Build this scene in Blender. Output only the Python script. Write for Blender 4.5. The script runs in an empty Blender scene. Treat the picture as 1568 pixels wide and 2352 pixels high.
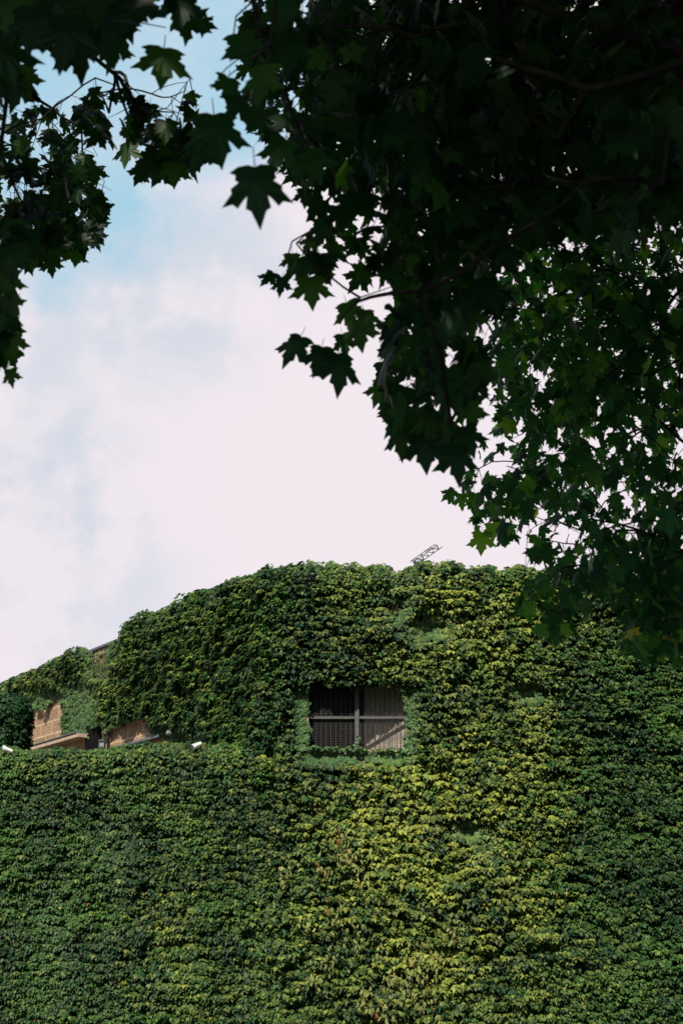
import bpy, math, random
import numpy as np
from mathutils import Vector
rng = np.random.default_rng(7); random.seed(7)
SC = bpy.context.scene; COL = SC.collection
# ------------------------------------------------------------------ camera
PITCH = math.radians(17.2); FPX = 2352*50/36.0; CZ = 1.6
cam = bpy.data.cameras.new('camera'); camo = bpy.data.objects.new('camera', cam); COL.objects.link(camo)
cam.sensor_fit = 'VERTICAL'; cam.sensor_height = 36; cam.lens = 50; cam.clip_start = .1; cam.clip_end = 2000
camo.location = (0, 0, CZ); camo.rotation_euler = (math.pi/2+PITCH, 0, 0)
cam.dof.use_dof = True; cam.dof.focus_distance = 34; cam.dof.aperture_fstop = 4.6
SC.camera = camo
SC.render.resolution_x = 682; SC.render.resolution_y = 1024
SC.view_settings.view_transform = 'Standard'; SC.view_settings.look = 'None'
SC.view_settings.exposure = 0.27; SC.view_settings.gamma = 1
CP, SP = math.cos(PITCH), math.sin(PITCH)
def proj(p):
    p = np.asarray(p, float); x = p[..., 0]; y = p[..., 1]; z = p[..., 2]-CZ
    d = y*CP+z*SP; u = -y*SP+z*CP
    ds = np.where(d > .05, d, .05)
    return 784+FPX*x/ds, 1176-FPX*u/ds, d
def ray(x, y):
    a = (np.asarray(x, float)-784)/FPX; b = (1176-np.asarray(y, float))/FPX
    return np.stack([a+0*b, CP-b*SP+0*a, SP+b*CP+0*a], -1)
def at(x, y, Y):                         # point of the photograph standing at distance Y
    r = ray(x, y); t = Y/r[..., 1]
    return r*np.asarray(t)[..., None]+np.array([0, 0, CZ])
def nrm(v): return v/np.maximum(np.linalg.norm(v, axis=-1, keepdims=True), 1e-9)
# ------------------------------------------------------------------ sun and sky
SUN_EL, SUN_AZ = math.radians(48), math.radians(196)   # azimuth clockwise from +Y: behind the camera, a little to the left
sd = Vector((math.sin(SUN_AZ)*math.cos(SUN_EL), math.cos(SUN_AZ)*math.cos(SUN_EL), math.sin(SUN_EL)))
sl = bpy.data.lights.new('sun', 'SUN'); slo = bpy.data.objects.new('sun', sl); COL.objects.link(slo)
sl.energy = 5.0; sl.angle = math.radians(.6); sl.color = (1, .93, .80)
slo.rotation_euler = (-sd).to_track_quat('-Z', 'Y').to_euler(); slo.location = (0, -20, 40)
W = bpy.data.worlds.new('World'); SC.world = W; W.use_nodes = True
nt = W.node_tree; nt.nodes.clear(); N = nt.nodes.new; L = nt.links.new
wo = N('ShaderNodeOutputWorld'); bg = N('ShaderNodeBackground'); bg.inputs[1].default_value = .065
sky = N('ShaderNodeTexSky'); sky.sky_type = 'NISHITA'; sky.sun_disc = False
sky.sun_elevation = SUN_EL; sky.sun_rotation = SUN_AZ
tc = N('ShaderNodeTexCoord')
def vmath(op, a, b=None):
    n = N('ShaderNodeVectorMath'); n.operation = op; L(a, n.inputs[0])
    if b is not None:
        if isinstance(b, (tuple, list)): n.inputs[1].default_value = b
        else: L(b, n.inputs[1])
    return n
def fmath(op, a, b, clamp=False):
    n = N('ShaderNodeMath'); n.operation = op; n.use_clamp = clamp
    for i, q in enumerate((a, b)):
        if isinstance(q, (int, float)): n.inputs[i].default_value = q
        else: L(q, n.inputs[i])
    return n.outputs[0]
def wnoise(scale, detail, rough=.55, vec=None):
    n = N('ShaderNodeTexNoise'); n.inputs['Scale'].default_value = scale; n.inputs['Detail'].default_value = detail
    n.inputs['Roughness'].default_value = rough; L(vec or tc.outputs['Generated'], n.inputs['Vector']); return n
def mrange(v, a, b, c=0., d=1.):
    n = N('ShaderNodeMapRange'); n.interpolation_type = 'SMOOTHSTEP'; L(v, n.inputs[0])
    for i, q in enumerate((a, b, c, d)): n.inputs[i+1].default_value = q
    return n.outputs[0]
# cloud bank in the direction of the building, breaking into blue above and behind
dist = wnoise(6, 8, .62); dv = vmath('SUBTRACT', dist.outputs['Color'], (.5, .5, .5))
sc_ = N('ShaderNodeVectorMath'); sc_.operation = 'SCALE'; L(dv.outputs[0], sc_.inputs[0]); sc_.inputs['Scale'].default_value = .17
wd = vmath('ADD', tc.outputs['Generated'], sc_.outputs[0])
def toward(px, py, inner, outer):        # 1 near that direction of the sky, 0 away from it
    r = nrm(ray(px, py)); d = N('ShaderNodeVectorMath'); d.operation = 'DISTANCE'
    L(wd.outputs[0], d.inputs[0]); d.inputs[1].default_value = tuple(r)
    return mrange(d.outputs['Value'], outer, inner)
blue = toward(300, 460, .02, .065)
for q in ((120, 190, .03, .09), (330, 180, .03, .10), (500, 60, .05, .12), (20, 440, .02, .08), (220, 330, .02, .07), (150, 560, .0, .06)):
    blue = fmath('MAXIMUM', blue, toward(*q))
blue = fmath('MULTIPLY', blue, mrange(wnoise(11, 7, .6).outputs[0], .34, .60, .8, 1.0))
grey = fmath('MULTIPLY', toward(40, 1260, .03, .15), 1.)
grey = fmath('MAXIMUM', grey, fmath('MULTIPLY', toward(200, 1060, .02, .10), .9))
grey = fmath('MAXIMUM', grey, fmath('MULTIPLY', toward(400, 650, .03, .11), .9))
grey = fmath('MAXIMUM', grey, fmath('MULTIPLY', toward(120, 730, .03, .12), .8))
cn = wnoise(9, 6, .6); grey = fmath('MULTIPLY', grey, mrange(cn.outputs[0], .40, .57, .12, 1.0))
bank = toward(784, 1176, .55, .85)       # extent of the bright bank
def rgb(c):
    n = N('ShaderNodeRGB'); n.outputs[0].default_value = (*c, 1); return n.outputs[0]
def mixc(f, a, b):
    n = N('ShaderNodeMix'); n.data_type = 'RGBA'; L(f, n.inputs[0]); L(a, n.inputs[6]); L(b, n.inputs[7]); return n.outputs[2]
K = .835/.065
white = rgb((.885*K, .81*K, .86*K)); greyc = rgb((.63*K, .69*K, .775*K)); bluec = rgb((.35*K, .62*K, .78*K))
c1 = mixc(grey, white, greyc); c1 = mixc(fmath('MULTIPLY', blue, .9), c1, bluec)
open_ = mixc(mrange(wnoise(2.2, 5).outputs[0], .52, .68, 0, .3), sky.outputs[0], rgb((.5*K, .5*K, .52*K)))
L(mixc(bank, open_, c1), bg.inputs[0]); L(bg.outputs[0], wo.inputs[0])
# ------------------------------------------------------------------ helpers
def tag(o, label=None, cat=None, group=None, kind=None):
    if label: o['label'] = label
    if cat: o['category'] = cat
    if group: o['group'] = group
    if kind: o['kind'] = kind
    return o
def empty(name, loc, label=None, cat=None, group=None):
    o = bpy.data.objects.new(name, None); COL.objects.link(o); o.location = loc
    return tag(o, label, cat, group)
def link(name, me, mat, parent=None):
    me.materials.clear(); me.materials.append(mat)
    o = bpy.data.objects.new(name, me); COL.objects.link(o)
    if parent is not None:
        o.parent = parent; o.location = [-a for a in wloc(parent)]
    return o
def wloc(o):
    v = Vector(o.location)
    while o.parent: o = o.parent; v += o.location
    return v
def np_mesh(name, V, F, col=None, smooth=False, uv=None):
    """V (n,3), F (m,k) constant-size faces, col (n,3) point colours"""
    me = bpy.data.meshes.new(name); V = np.asarray(V, np.float32); F = np.asarray(F, np.int32); k = F.shape[1]
    me.vertices.add(len(V)); me.vertices.foreach_set('co', V.ravel())
    me.loops.add(F.size); me.loops.foreach_set('vertex_index', F.ravel())
    me.polygons.add(len(F)); me.polygons.foreach_set('loop_start', np.arange(0, F.size, k, dtype=np.int32))
    me.polygons.foreach_set('loop_total', np.full(len(F), k, np.int32))
    me.polygons.foreach_set('use_smooth', np.full(len(F), smooth))
    if col is not None:
        a = me.attributes.new('col', 'FLOAT_COLOR', 'POINT')
        c = np.ones((len(V), 4), np.float32); c[:, :3] = col; a.data.foreach_set('color', c.ravel())
    if uv is not None:
        l = me.uv_layers.new(name='UVMap'); l.data.foreach_set('uv', np.asarray(uv, np.float32)[F.ravel()].ravel())
    me.update(calc_edges=True); me.validate(); return me
class MB:                                 # collects quads
    def __init__(s): s.v = []; s.f = []
    def quad(s, a, b, c, d):
        i = len(s.v); s.v += [tuple(a), tuple(b), tuple(c), tuple(d)]; s.f.append((i, i+1, i+2, i+3))
    def box(s, c, h, ax=None):            # centre, half sizes, axes
        ax = ax if ax is not None else np.eye(3); c = np.array(c, float)
        P = [c+sx*h[0]*ax[0]+sy*h[1]*ax[1]+sz*h[2]*ax[2] for sx in (-1, 1) for sy in (-1, 1) for sz in (-1, 1)]
        i = len(s.v); s.v += [tuple(p) for p in P]
        for f in ((0, 1, 3, 2), (4, 6, 7, 5), (0, 4, 5, 1), (2, 3, 7, 6), (0, 2, 6, 4), (1, 5, 7, 3)): s.f.append(tuple(i+k for k in f))
    def tube(s, p, q, r0, r1=None, n=8, caps=True):
        p = np.array(p, float); q = np.array(q, float); r1 = r0 if r1 is None else r1
        d = nrm(q-p); a = nrm(np.cross(d, [0, 0, 1] if abs(d[2]) < .9 else [1, 0, 0])); b = np.cross(d, a)
        i = len(s.v)
        for c, r in ((p, r0), (q, r1)):
            for k in range(n):
                t = 2*math.pi*k/n; s.v.append(tuple(c+r*(math.cos(t)*a+math.sin(t)*b)))
        for k in range(n): s.f.append((i+k, i+(k+1) % n, i+n+(k+1) % n, i+n+k))
        if caps:
            for o_, c in ((0, p), (n, q)):
                j = len(s.v); s.v.append(tuple(c))
                for k in range(0, n, 2): s.f.append((j, i+o_+k, i+o_+(k+1) % n, i+o_+(k+2) % n))
    def build(s, name, mat, parent=None, bevel=0, smooth=False):
        me = bpy.data.meshes.new(name); me.from_pydata([tuple(map(float, v)) for v in s.v], [], s.f)
        if smooth: me.polygons.foreach_set('use_smooth', [True]*len(me.polygons))
        o = link(name, me, mat, parent)
        if bevel:
            m = o.modifiers.new('b', 'BEVEL'); m.width = bevel; m.segments = 2; m.limit_method = 'ANGLE'
        return o
def _h(ix, iy, s):
    n = (ix.astype(np.int64)*374761393+iy.astype(np.int64)*668265263+s*974711) & 0xffffffff
    n = ((n ^ (n >> 13))*1274126177) & 0xffffffff
    return ((n ^ (n >> 16)) & 0xffff)/65535.
def vn(x, y, s=0):                        # value noise 0..1
    x = np.asarray(x, float); y = np.asarray(y, float)
    ix = np.floor(x); iy = np.floor(y); fx = x-ix; fy = y-iy; fx = fx*fx*(3-2*fx); fy = fy*fy*(3-2*fy)
    a = _h(ix, iy, s); b = _h(ix+1, iy, s); c = _h(ix, iy+1, s); d = _h(ix+1, iy+1, s)
    return (a*(1-fx)+b*fx)*(1-fy)+(c*(1-fx)+d*fx)*fy
def fbm(x, y, s=0, o=3):
    t = 0; w = 0
    for k in range(o): t = t+vn(x*2**k, y*2**k, s+k*17)/2**k; w += 1/2**k
    return t/w
def inpoly(x, y, poly):
    x = np.asarray(x); y = np.asarray(y); r = np.zeros(x.shape, bool); n = len(poly)
    for i in range(n):
        x0, y0 = poly[i]; x1, y1 = poly[(i+1) % n]
        if y0 == y1: continue
        c = ((y0 > y) != (y1 > y)) & (x < (x1-x0)*(y-y0)/(y1-y0)+x0); r ^= c
    return r
def gau(x, y, cx, cy, sx, sy): return np.exp(-.5*(((x-cx)/sx)**2+((y-cy)/sy)**2))
# ------------------------------------------------------------------ materials
def newmat(name):
    m = bpy.data.materials.new(name); m.use_nodes = True; t = m.node_tree; t.nodes.clear()
    return m, t, t.nodes.new('ShaderNodeOutputMaterial')
def leafmat(name, transl, tint, rough, spec=.4, back=None):
    m, t, out = newmat(name); n = t.nodes.new; l = t.links.new
    a = n('ShaderNodeAttribute'); a.attribute_name = 'col'
    p = n('ShaderNodeBsdfPrincipled'); p.inputs['Roughness'].default_value = rough; p.inputs['Specular IOR Level'].default_value = spec
    l(a.outputs['Color'], p.inputs['Base Color'])
    tr = n('ShaderNodeBsdfTranslucent'); mu = n('ShaderNodeMix'); mu.data_type = 'RGBA'; mu.blend_type = 'MULTIPLY'; mu.inputs[0].default_value = 1
    l(a.outputs['Color'], mu.inputs[6]); mu.inputs[7].default_value = (*tint, 1); l(mu.outputs[2], tr.inputs[0])
    mx = n('ShaderNodeMixShader'); mx.inputs[0].default_value = transl; l(p.outputs[0], mx.inputs[1]); l(tr.outputs[0], mx.inputs[2])
    l(mx.outputs[0], out.inputs[0]); return m
def plain(name, c, rough=.7, metal=0, nscale=None, amt=.25, bump=0, spec=.5):
    m, t, out = newmat(name); n = t.nodes.new; l = t.links.new
    p = n('ShaderNodeBsdfPrincipled'); p.inputs['Roughness'].default_value = rough; p.inputs['Metallic'].default_value = metal
    p.inputs['Specular IOR Level'].default_value = spec
    if nscale:
        tcx = n('ShaderNodeTexCoord'); nz = n('ShaderNodeTexNoise'); nz.inputs['Scale'].default_value = nscale; nz.inputs['Detail'].default_value = 6
        l(tcx.outputs['Object'], nz.inputs['Vector']); r = n('ShaderNodeValToRGB')
        r.color_ramp.elements[0].position = .3; r.color_ramp.elements[1].position = .7
        r.color_ramp.elements[0].color = (*[k*(1-amt) for k in c], 1); r.color_ramp.elements[1].color = (*[min(1, k*(1+amt)) for k in c], 1)
        l(nz.outputs[0], r.inputs[0]); l(r.outputs[0], p.inputs['Base Color'])
        if bump:
            b = n('ShaderNodeBump'); b.inputs['Strength'].default_value = bump; b.inputs['Distance'].default_value = .02
            l(nz.outputs[0], b.inputs['Height']); l(b.outputs[0], p.inputs['Normal'])
    else: p.inputs['Base Color'].default_value = (*c, 1)
    l(p.outputs[0], out.inputs[0]); return m
def stonemat():
    m, t, out = newmat('pebble_faced_blocks'); n = t.nodes.new; l = t.links.new
    p = n('ShaderNodeBsdfPrincipled'); p.inputs['Roughness'].default_value = .9
    uv = n('ShaderNodeUVMap'); uv.uv_map = 'UVMap'
    b = n('ShaderNodeTexBrick'); b.inputs['Scale'].default_value = 1; b.inputs['Brick Width'].default_value = .95; b.inputs['Row Height'].default_value = .42
    b.inputs['Mortar Size'].default_value = .034; b.inputs['Mortar Smooth'].default_value = .3
    b.inputs['Color1'].default_value = (.31, .20, .12, 1); b.inputs['Color2'].default_value = (.42, .28, .175, 1); b.inputs['Mortar'].default_value = (.62, .43, .28, 1)
    l(uv.outputs[0], b.inputs['Vector'])
    v = n('ShaderNodeTexVoronoi'); v.inputs['Scale'].default_value = 22; l(uv.outputs[0], v.inputs['Vector'])
    nz = n('ShaderNodeTexNoise'); nz.inputs['Scale'].default_value = 16; nz.inputs['Detail'].default_value = 5; l(uv.outputs[0], nz.inputs['Vector'])
    r = n('ShaderNodeMapRange'); l(nz.outputs[0], r.inputs[0]); r.inputs[1].default_value = .3; r.inputs[2].default_value = .7; r.inputs[3].default_value = .45; r.inputs[4].default_value = 1.5
    sx = n('ShaderNodeMix'); sx.data_type = 'RGBA'; sx.blend_type = 'MULTIPLY'; sx.inputs[0].default_value = 1
    l(b.outputs['Color'], sx.inputs[6]); l(r.outputs[0], sx.inputs[7])
    s2 = n('ShaderNodeMix'); s2.data_type = 'RGBA'; s2.blend_type = 'MULTIPLY'; s2.inputs[0].default_value = .35
    l(sx.outputs[2], s2.inputs[6]); l(v.outputs['Distance'], s2.inputs[7]); l(s2.outputs[2], p.inputs['Base Color'])
    bu = n('ShaderNodeBump'); bu.inputs['Strength'].default_value = .6; bu.inputs['Distance'].default_value = .02
    l(nz.outputs[0], bu.inputs['Height']); l(bu.outputs[0], p.inputs['Normal']); l(p.outputs[0], out.inputs[0]); return m
M_IVY = leafmat('ivy_leaf', .07, (1.1, 1.35, .4), .48, .16)
M_PLANE = leafmat('plane_leaf', .45, (1.9, 2.3, .7), .45, .3)
M_GAP_SHADE = plain('ivy_gap_shade', (.006, .013, .008), .8, nscale=9, amt=.6, spec=.1)
M_BARK = plain('bark', (.028, .026, .022), .85, nscale=14, amt=.5, bump=.5, spec=.2)
M_STEM = plain('dry_stem', (.16, .11, .07), .85, nscale=20, amt=.4, spec=.2)
M_STONE = stonemat()
M_CONC = plain('weathered_concrete', (.17, .12, .08), .9, nscale=6, amt=.35, bump=.4)
M_COPE = plain('lead_coping', (.16, .17, .19), .5, .3, nscale=5)
M_ROOF = plain('roof_felt', (.09, .09, .09), .9, nscale=2)
M_LEDGE = plain('pale_stone_ledge', (.44, .33, .25), .85, nscale=8, amt=.2)
M_STEEL = plain('dull_steel', (.085, .087, .085), .65, .2, nscale=12, amt=.3)
M_MESH = plain('galvanised_wire', (.06, .06, .06), .6, .3, nscale=15, amt=.35)
M_BAR = plain('rusty_bar_paint', (.10, .088, .072), .7, .2, nscale=12, amt=.4)
M_PLAST = plain('pale_plaster', (.50, .42, .36), .9, nscale=7, amt=.3, bump=.3)
M_DARK = plain('dark_room_and_ivy_shade', (.008, .008, .009), .95, nscale=3, spec=.05)
M_WHITE = plain('white_enamel', (.78, .78, .76), .35, nscale=8, amt=.06)
M_LENS = plain('lamp_glass', (.25, .27, .28), .15, nscale=8, amt=.1)
M_GREY = plain('grey_paint', (.09, .10, .10), .5, nscale=12, amt=.2)
M_BLACK = plain('black_pipe', (.03, .032, .035), .5, nscale=12, amt=.2)
M_LATT = plain('painted_lattice_steel', (.045, .06, .06), .6, nscale=5, amt=.2)
M_GROUND = plain('lawn', (.035, .055, .02), .95, nscale=1.5, amt=.4, spec=.1)
M_PATH = plain('asphalt_path', (.05, .05, .05), .9, nscale=9, amt=.3)
# ------------------------------------------------------------------ building geometry
YF = 35.0
def zat(y, Y=YF): return float(at(784, y, Y)[2])
ZT = zat(1333); ZP = zat(1748); ZTER = ZP-1.0
CX = float(at(622, 1700, YF)[0])
lw_dir = nrm(np.array([math.sin(math.radians(-34)), math.cos(math.radians(-34)), 0.])); lw_n = np.array([-lw_dir[1], lw_dir[0], 0.])
if lw_n[1] > 0: lw_n = -lw_n
LWL = 26.; C0 = np.array([CX, YF, 0.]); C1 = C0+lw_dir*LWL
gr = MB(); gr.quad((-400, -200, 0), (400, -200, 0), (400, 700, 0), (-400, 700, 0)); tag(gr.build('ground', M_GROUND), kind='structure')
pa = MB(); pa.quad((-60, -4, .004), (60, -4, .004), (60, 4, .004), (-60, 4, .004)); tag(pa.build('path', M_PATH), kind='structure')
B = empty('blockhouse', (CX, YF, 0), 'huge windowless brown block building hidden under climbing ivy with a flat roof', 'building')
# window opening
w0 = at(708, 1722, YF); w1 = at(935, 1560, YF); WX0, WX1, WZ0, WZ1 = w0[0], w1[0], w0[2], w1[2]
def uvwall(name, quads, mat, parent):
    V = []; F = []; U = []
    for (a, b, c, d) in quads:
        a, b, c, d = map(np.array, (a, b, c, d)); e = nrm(b-a); i = len(V)
        for p in (a, b, c, d): V.append(p); U.append((np.dot(p-a, e)+np.dot(a-C0, e), p[2]))
        F.append((i, i+1, i+2, i+3))
    return link(name, np_mesh(name, V, F, uv=U), mat, parent)
XR = 24.
q = [((CX, YF, 0), (WX0, YF, 0), (WX0, YF, ZT), (CX, YF, ZT)), ((WX1, YF, 0), (XR, YF, 0), (XR, YF, ZT), (WX1, YF, ZT)),
     ((WX0, YF, 0), (WX1, YF, 0), (WX1, YF, WZ0), (WX0, YF, WZ0)), ((WX0, YF, WZ1), (WX1, YF, WZ1), (WX1, YF, ZT), (WX0, YF, ZT)),
     ((XR, YF, 0), (XR, 70, 0), (XR, 70, ZT), (XR, YF, ZT)),
     (tuple(C1), tuple(C0), (CX, YF, ZT), (C1[0], C1[1], ZT))]
uvwall('wall', q, M_STONE, B)
rf = MB(); rf.quad((CX, YF, ZT), (XR, YF, ZT), (XR, 70, ZT), (C1[0], C1[1], ZT)); rf.build('roof', M_ROOF, B)
lax = np.array([lw_dir, lw_n, [0, 0, 1.]])
cp = MB(); cp.box((C0+C1)/2+np.array([0, 0, ZT+.045])+lw_n*(-.12), (LWL/2, .19, .04), lax); cp.build('coping', M_COPE, B, .01)
cp = MB(); cp.box(((CX+XR)/2+.2, YF+.12, ZT+.045), ((XR-CX)/2-.2, .19, .04)); cp.build('coping', M_COPE, B, .01)
# lower front wall with its terrace, left of the corner
q = [((-30, YF, 0), (CX-.003, YF, 0), (CX-.003, YF, ZP), (-30, YF, ZP)), ((CX-.003, YF+.45, ZTER), (-30, YF+.45, ZTER), (-30, YF+.45, ZP), (CX-.003, YF+.45, ZP)),
     ((-30, YF, ZP), (CX-.003, YF, ZP), (CX-.003, YF+.45, ZP), (-30, YF+.45, ZP))]
uvwall('parapet_wall', q, M_STONE, B)
te = MB(); te.quad((-30, YF+.45, ZTER), (CX+1, YF+.45, ZTER), (CX+1, 62, ZTER), (-30, 62, ZTER)); te.build('terrace', M_CONC, B)
# ledge slabs on the receding wall (found through their place on that wall)
def on_lw(px, py, off=0.):                # point of the receding wall seen at px,py
    r = ray(px, py); o = np.array([0, 0, CZ]); p0 = C0+lw_n*off
    t = np.dot(p0-o, lw_n)/np.dot(r, lw_n); return o+r*t
def wall_bar(px0, py0, px1, hz, hy, name, mat, bevel=.005, off=.05):
    a = on_lw(px0, py0); b = on_lw(px1, py0); z = a[2]; b[2] = z
    m = MB(); c = (a+b)/2+lw_n*off; m.box(c, (np.linalg.norm(b-a)/2, hy, hz), lax); return m.build(name, mat, B, bevel)
wall_bar(30, 1741, 203, .06, .20, 'ledge', M_LEDGE, .01, .20)
wall_bar(30, 1735, 202, .015, .22, 'ledge_flashing', M_COPE, .004, .21)
wall_bar(283, 1716, 378, .035, .10, 'ledge', M_COPE, .006, .09)
# flat black panel standing in for the shade under overhanging ivy
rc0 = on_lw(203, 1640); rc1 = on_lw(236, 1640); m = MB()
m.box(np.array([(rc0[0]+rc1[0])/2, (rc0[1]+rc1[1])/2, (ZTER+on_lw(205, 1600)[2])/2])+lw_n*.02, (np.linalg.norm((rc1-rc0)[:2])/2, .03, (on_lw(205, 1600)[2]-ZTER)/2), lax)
m.build('ivy_shade_panel', M_DARK, B)
# ------------------------------------------------------------------ window
win = empty('window', (0, 0, 0)); win.parent = B; win.location = Vector(((WX0+WX1)/2, YF, WZ0))-wloc(B)
D = 3.0
m = MB()                                   # reveals and dark room
m.quad((WX0, YF, WZ0), (WX1, YF, WZ0), (WX1, YF+.5, WZ0), (WX0, YF+.5, WZ0)); m.quad((WX0, YF, WZ1), (WX0, YF+.5, WZ1), (WX1, YF+.5, WZ1), (WX1, YF, WZ1))
m.quad((WX0, YF, WZ0), (WX0, YF+.5, WZ0), (WX0, YF+.5, WZ1), (WX0, YF, WZ1)); m.quad((WX1, YF, WZ0), (WX1, YF, WZ1), (WX1, YF+.5, WZ1), (WX1, YF+.5, WZ0))
m.build('reveal', M_CONC, win)
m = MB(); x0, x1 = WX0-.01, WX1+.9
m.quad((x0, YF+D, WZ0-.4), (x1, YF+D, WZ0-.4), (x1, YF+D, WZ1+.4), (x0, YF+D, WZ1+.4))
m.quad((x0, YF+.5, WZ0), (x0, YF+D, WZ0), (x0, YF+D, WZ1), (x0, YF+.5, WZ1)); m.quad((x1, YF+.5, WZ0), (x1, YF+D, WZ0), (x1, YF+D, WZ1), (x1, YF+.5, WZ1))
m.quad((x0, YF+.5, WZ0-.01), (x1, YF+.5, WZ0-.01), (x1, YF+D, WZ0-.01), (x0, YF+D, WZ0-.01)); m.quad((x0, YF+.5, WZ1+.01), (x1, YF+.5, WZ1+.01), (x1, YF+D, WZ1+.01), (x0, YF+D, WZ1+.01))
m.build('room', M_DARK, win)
ja = at(938, 1700, YF+.30); jb = at(836, 1700, YF+.80); m = MB()
m.quad((ja[0], ja[1], WZ0), (jb[0], jb[1], WZ0), (jb[0], jb[1], WZ1), (ja[0], ja[1], WZ1)); m.build('inner_jamb', M_PLAST, win)
YG = YF+.20
def wx(px): return float(at(px, 1650, YG)[0])
def wz(py): return float(at(800, py, YG)[2])
m = MB(); m.box((wx(819.5), YG-.03, (WZ0+WZ1)/2), (.052, .035, (WZ1-WZ0)/2-.004)); m.build('mullion', M_STEEL, win, .006)
for a, b in ((WX0+.004, wx(819.5)-.055), (wx(819.5)+.055, WX1-.004)):
    m = MB(); m.box(((a+b)/2, YG-.02, wz(1649)), ((b-a)/2, .028, .032)); m.build('rail', M_STEEL, win, .005)
for i in range(20):
    x = wx(726+11.3*i*1.0)
    if x > WX1-.03 or abs(x-wx(819.5)) < .07: continue
    m = MB(); m.tube((x, YG+.06, WZ0), (x, YG+.06, WZ1), .008, n=6, caps=False); m.build('bar', M_BAR, win)
m = MB(); step = .041; r = .0021
x = WX0+.02
while x < WX1-.01: m.box((x, YG+.012, (WZ0+WZ1)/2), (r, .003, (WZ1-WZ0)/2)); x += step
z = WZ0+.02
while z < WZ1: m.box(((WX0+WX1)/2, YG+.019, z), ((WX1-WX0)/2, .003, r)); z += step
m.build('wire_mesh', M_MESH, win)
# ------------------------------------------------------------------ leaf templates
IV = np.array([(0, 0), (.3, .05), (.54, .52), (.23, .55), (0, 1.), (-.23, .55), (-.54, .52), (-.3, .05), (0, .36)], float)
IF = np.array([(8, i, (i+1) % 8) for i in range(8)])
rr = np.hypot(IV[:, 0], IV[:, 1]-.3)
IVz = -.75*np.maximum(0, rr-.15)**1.5-.10*np.abs(IV[:, 0]); IVz[8] = .03
IV = np.c_[IV[:, 0], IV[:, 1]-.15, IVz]
half = [(0, 0), (.12, -.07), (.30, -.08), (.47, 0), (.36, .10), (.38, .2), (.32, .26), (.47, .33), (.46, .42), (.66, .59), (.46, .61), (.37, .70), (.29, .62), (.19, .55), (.23, .74), (.14, .79), (0, 1.08)]
PO = half+[(-x, y) for x, y in half[-2:0:-1]]; nP = len(PO)
PV = np.array(PO+[(0, .32)]); rr = np.hypot(PV[:, 0], PV[:, 1]-.32)
PV = np.c_[PV[:, 0], PV[:, 1], -.22*rr**2-.05*np.abs(PV[:, 0])]
PF = np.array([(nP, i, (i+1) % nP) for i in range(nP)])
# with the leaf stalk
k = len(PV); PV = np.vstack([PV, [(-.012, .02, 0), (.012, .02, 0), (.008, -.28, .06), (-.008, -.28, .06)]]); PF = np.vstack([PF, [(k, k+1, k+2), (k, k+2, k+3)]])
def leaves(TV, TF, O, tip, nor, size, col, ws=None, bend=None):
    n = len(O); y = nrm(tip); z = nrm(nor-y*np.sum(nor*y, 1, keepdims=True)); x = np.cross(y, z)
    T = np.broadcast_to(TV, (n,)+TV.shape).copy()
    if ws is not None: T[:, :, 0] *= ws[:, None]
    if bend is not None: T[:, :, 2] *= bend[:, None]
    T *= size[:, None, None]
    V = O[:, None, :]+T[:, :, :1]*x[:, None]+T[:, :, 1:2]*y[:, None]+T[:, :, 2:]*z[:, None]
    F = TF[None]+(np.arange(n)*len(TV))[:, None, None]
    C = np.repeat(col, len(TV), 0)
    return V.reshape(-1, 3), F.reshape(-1, 3), C
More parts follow.
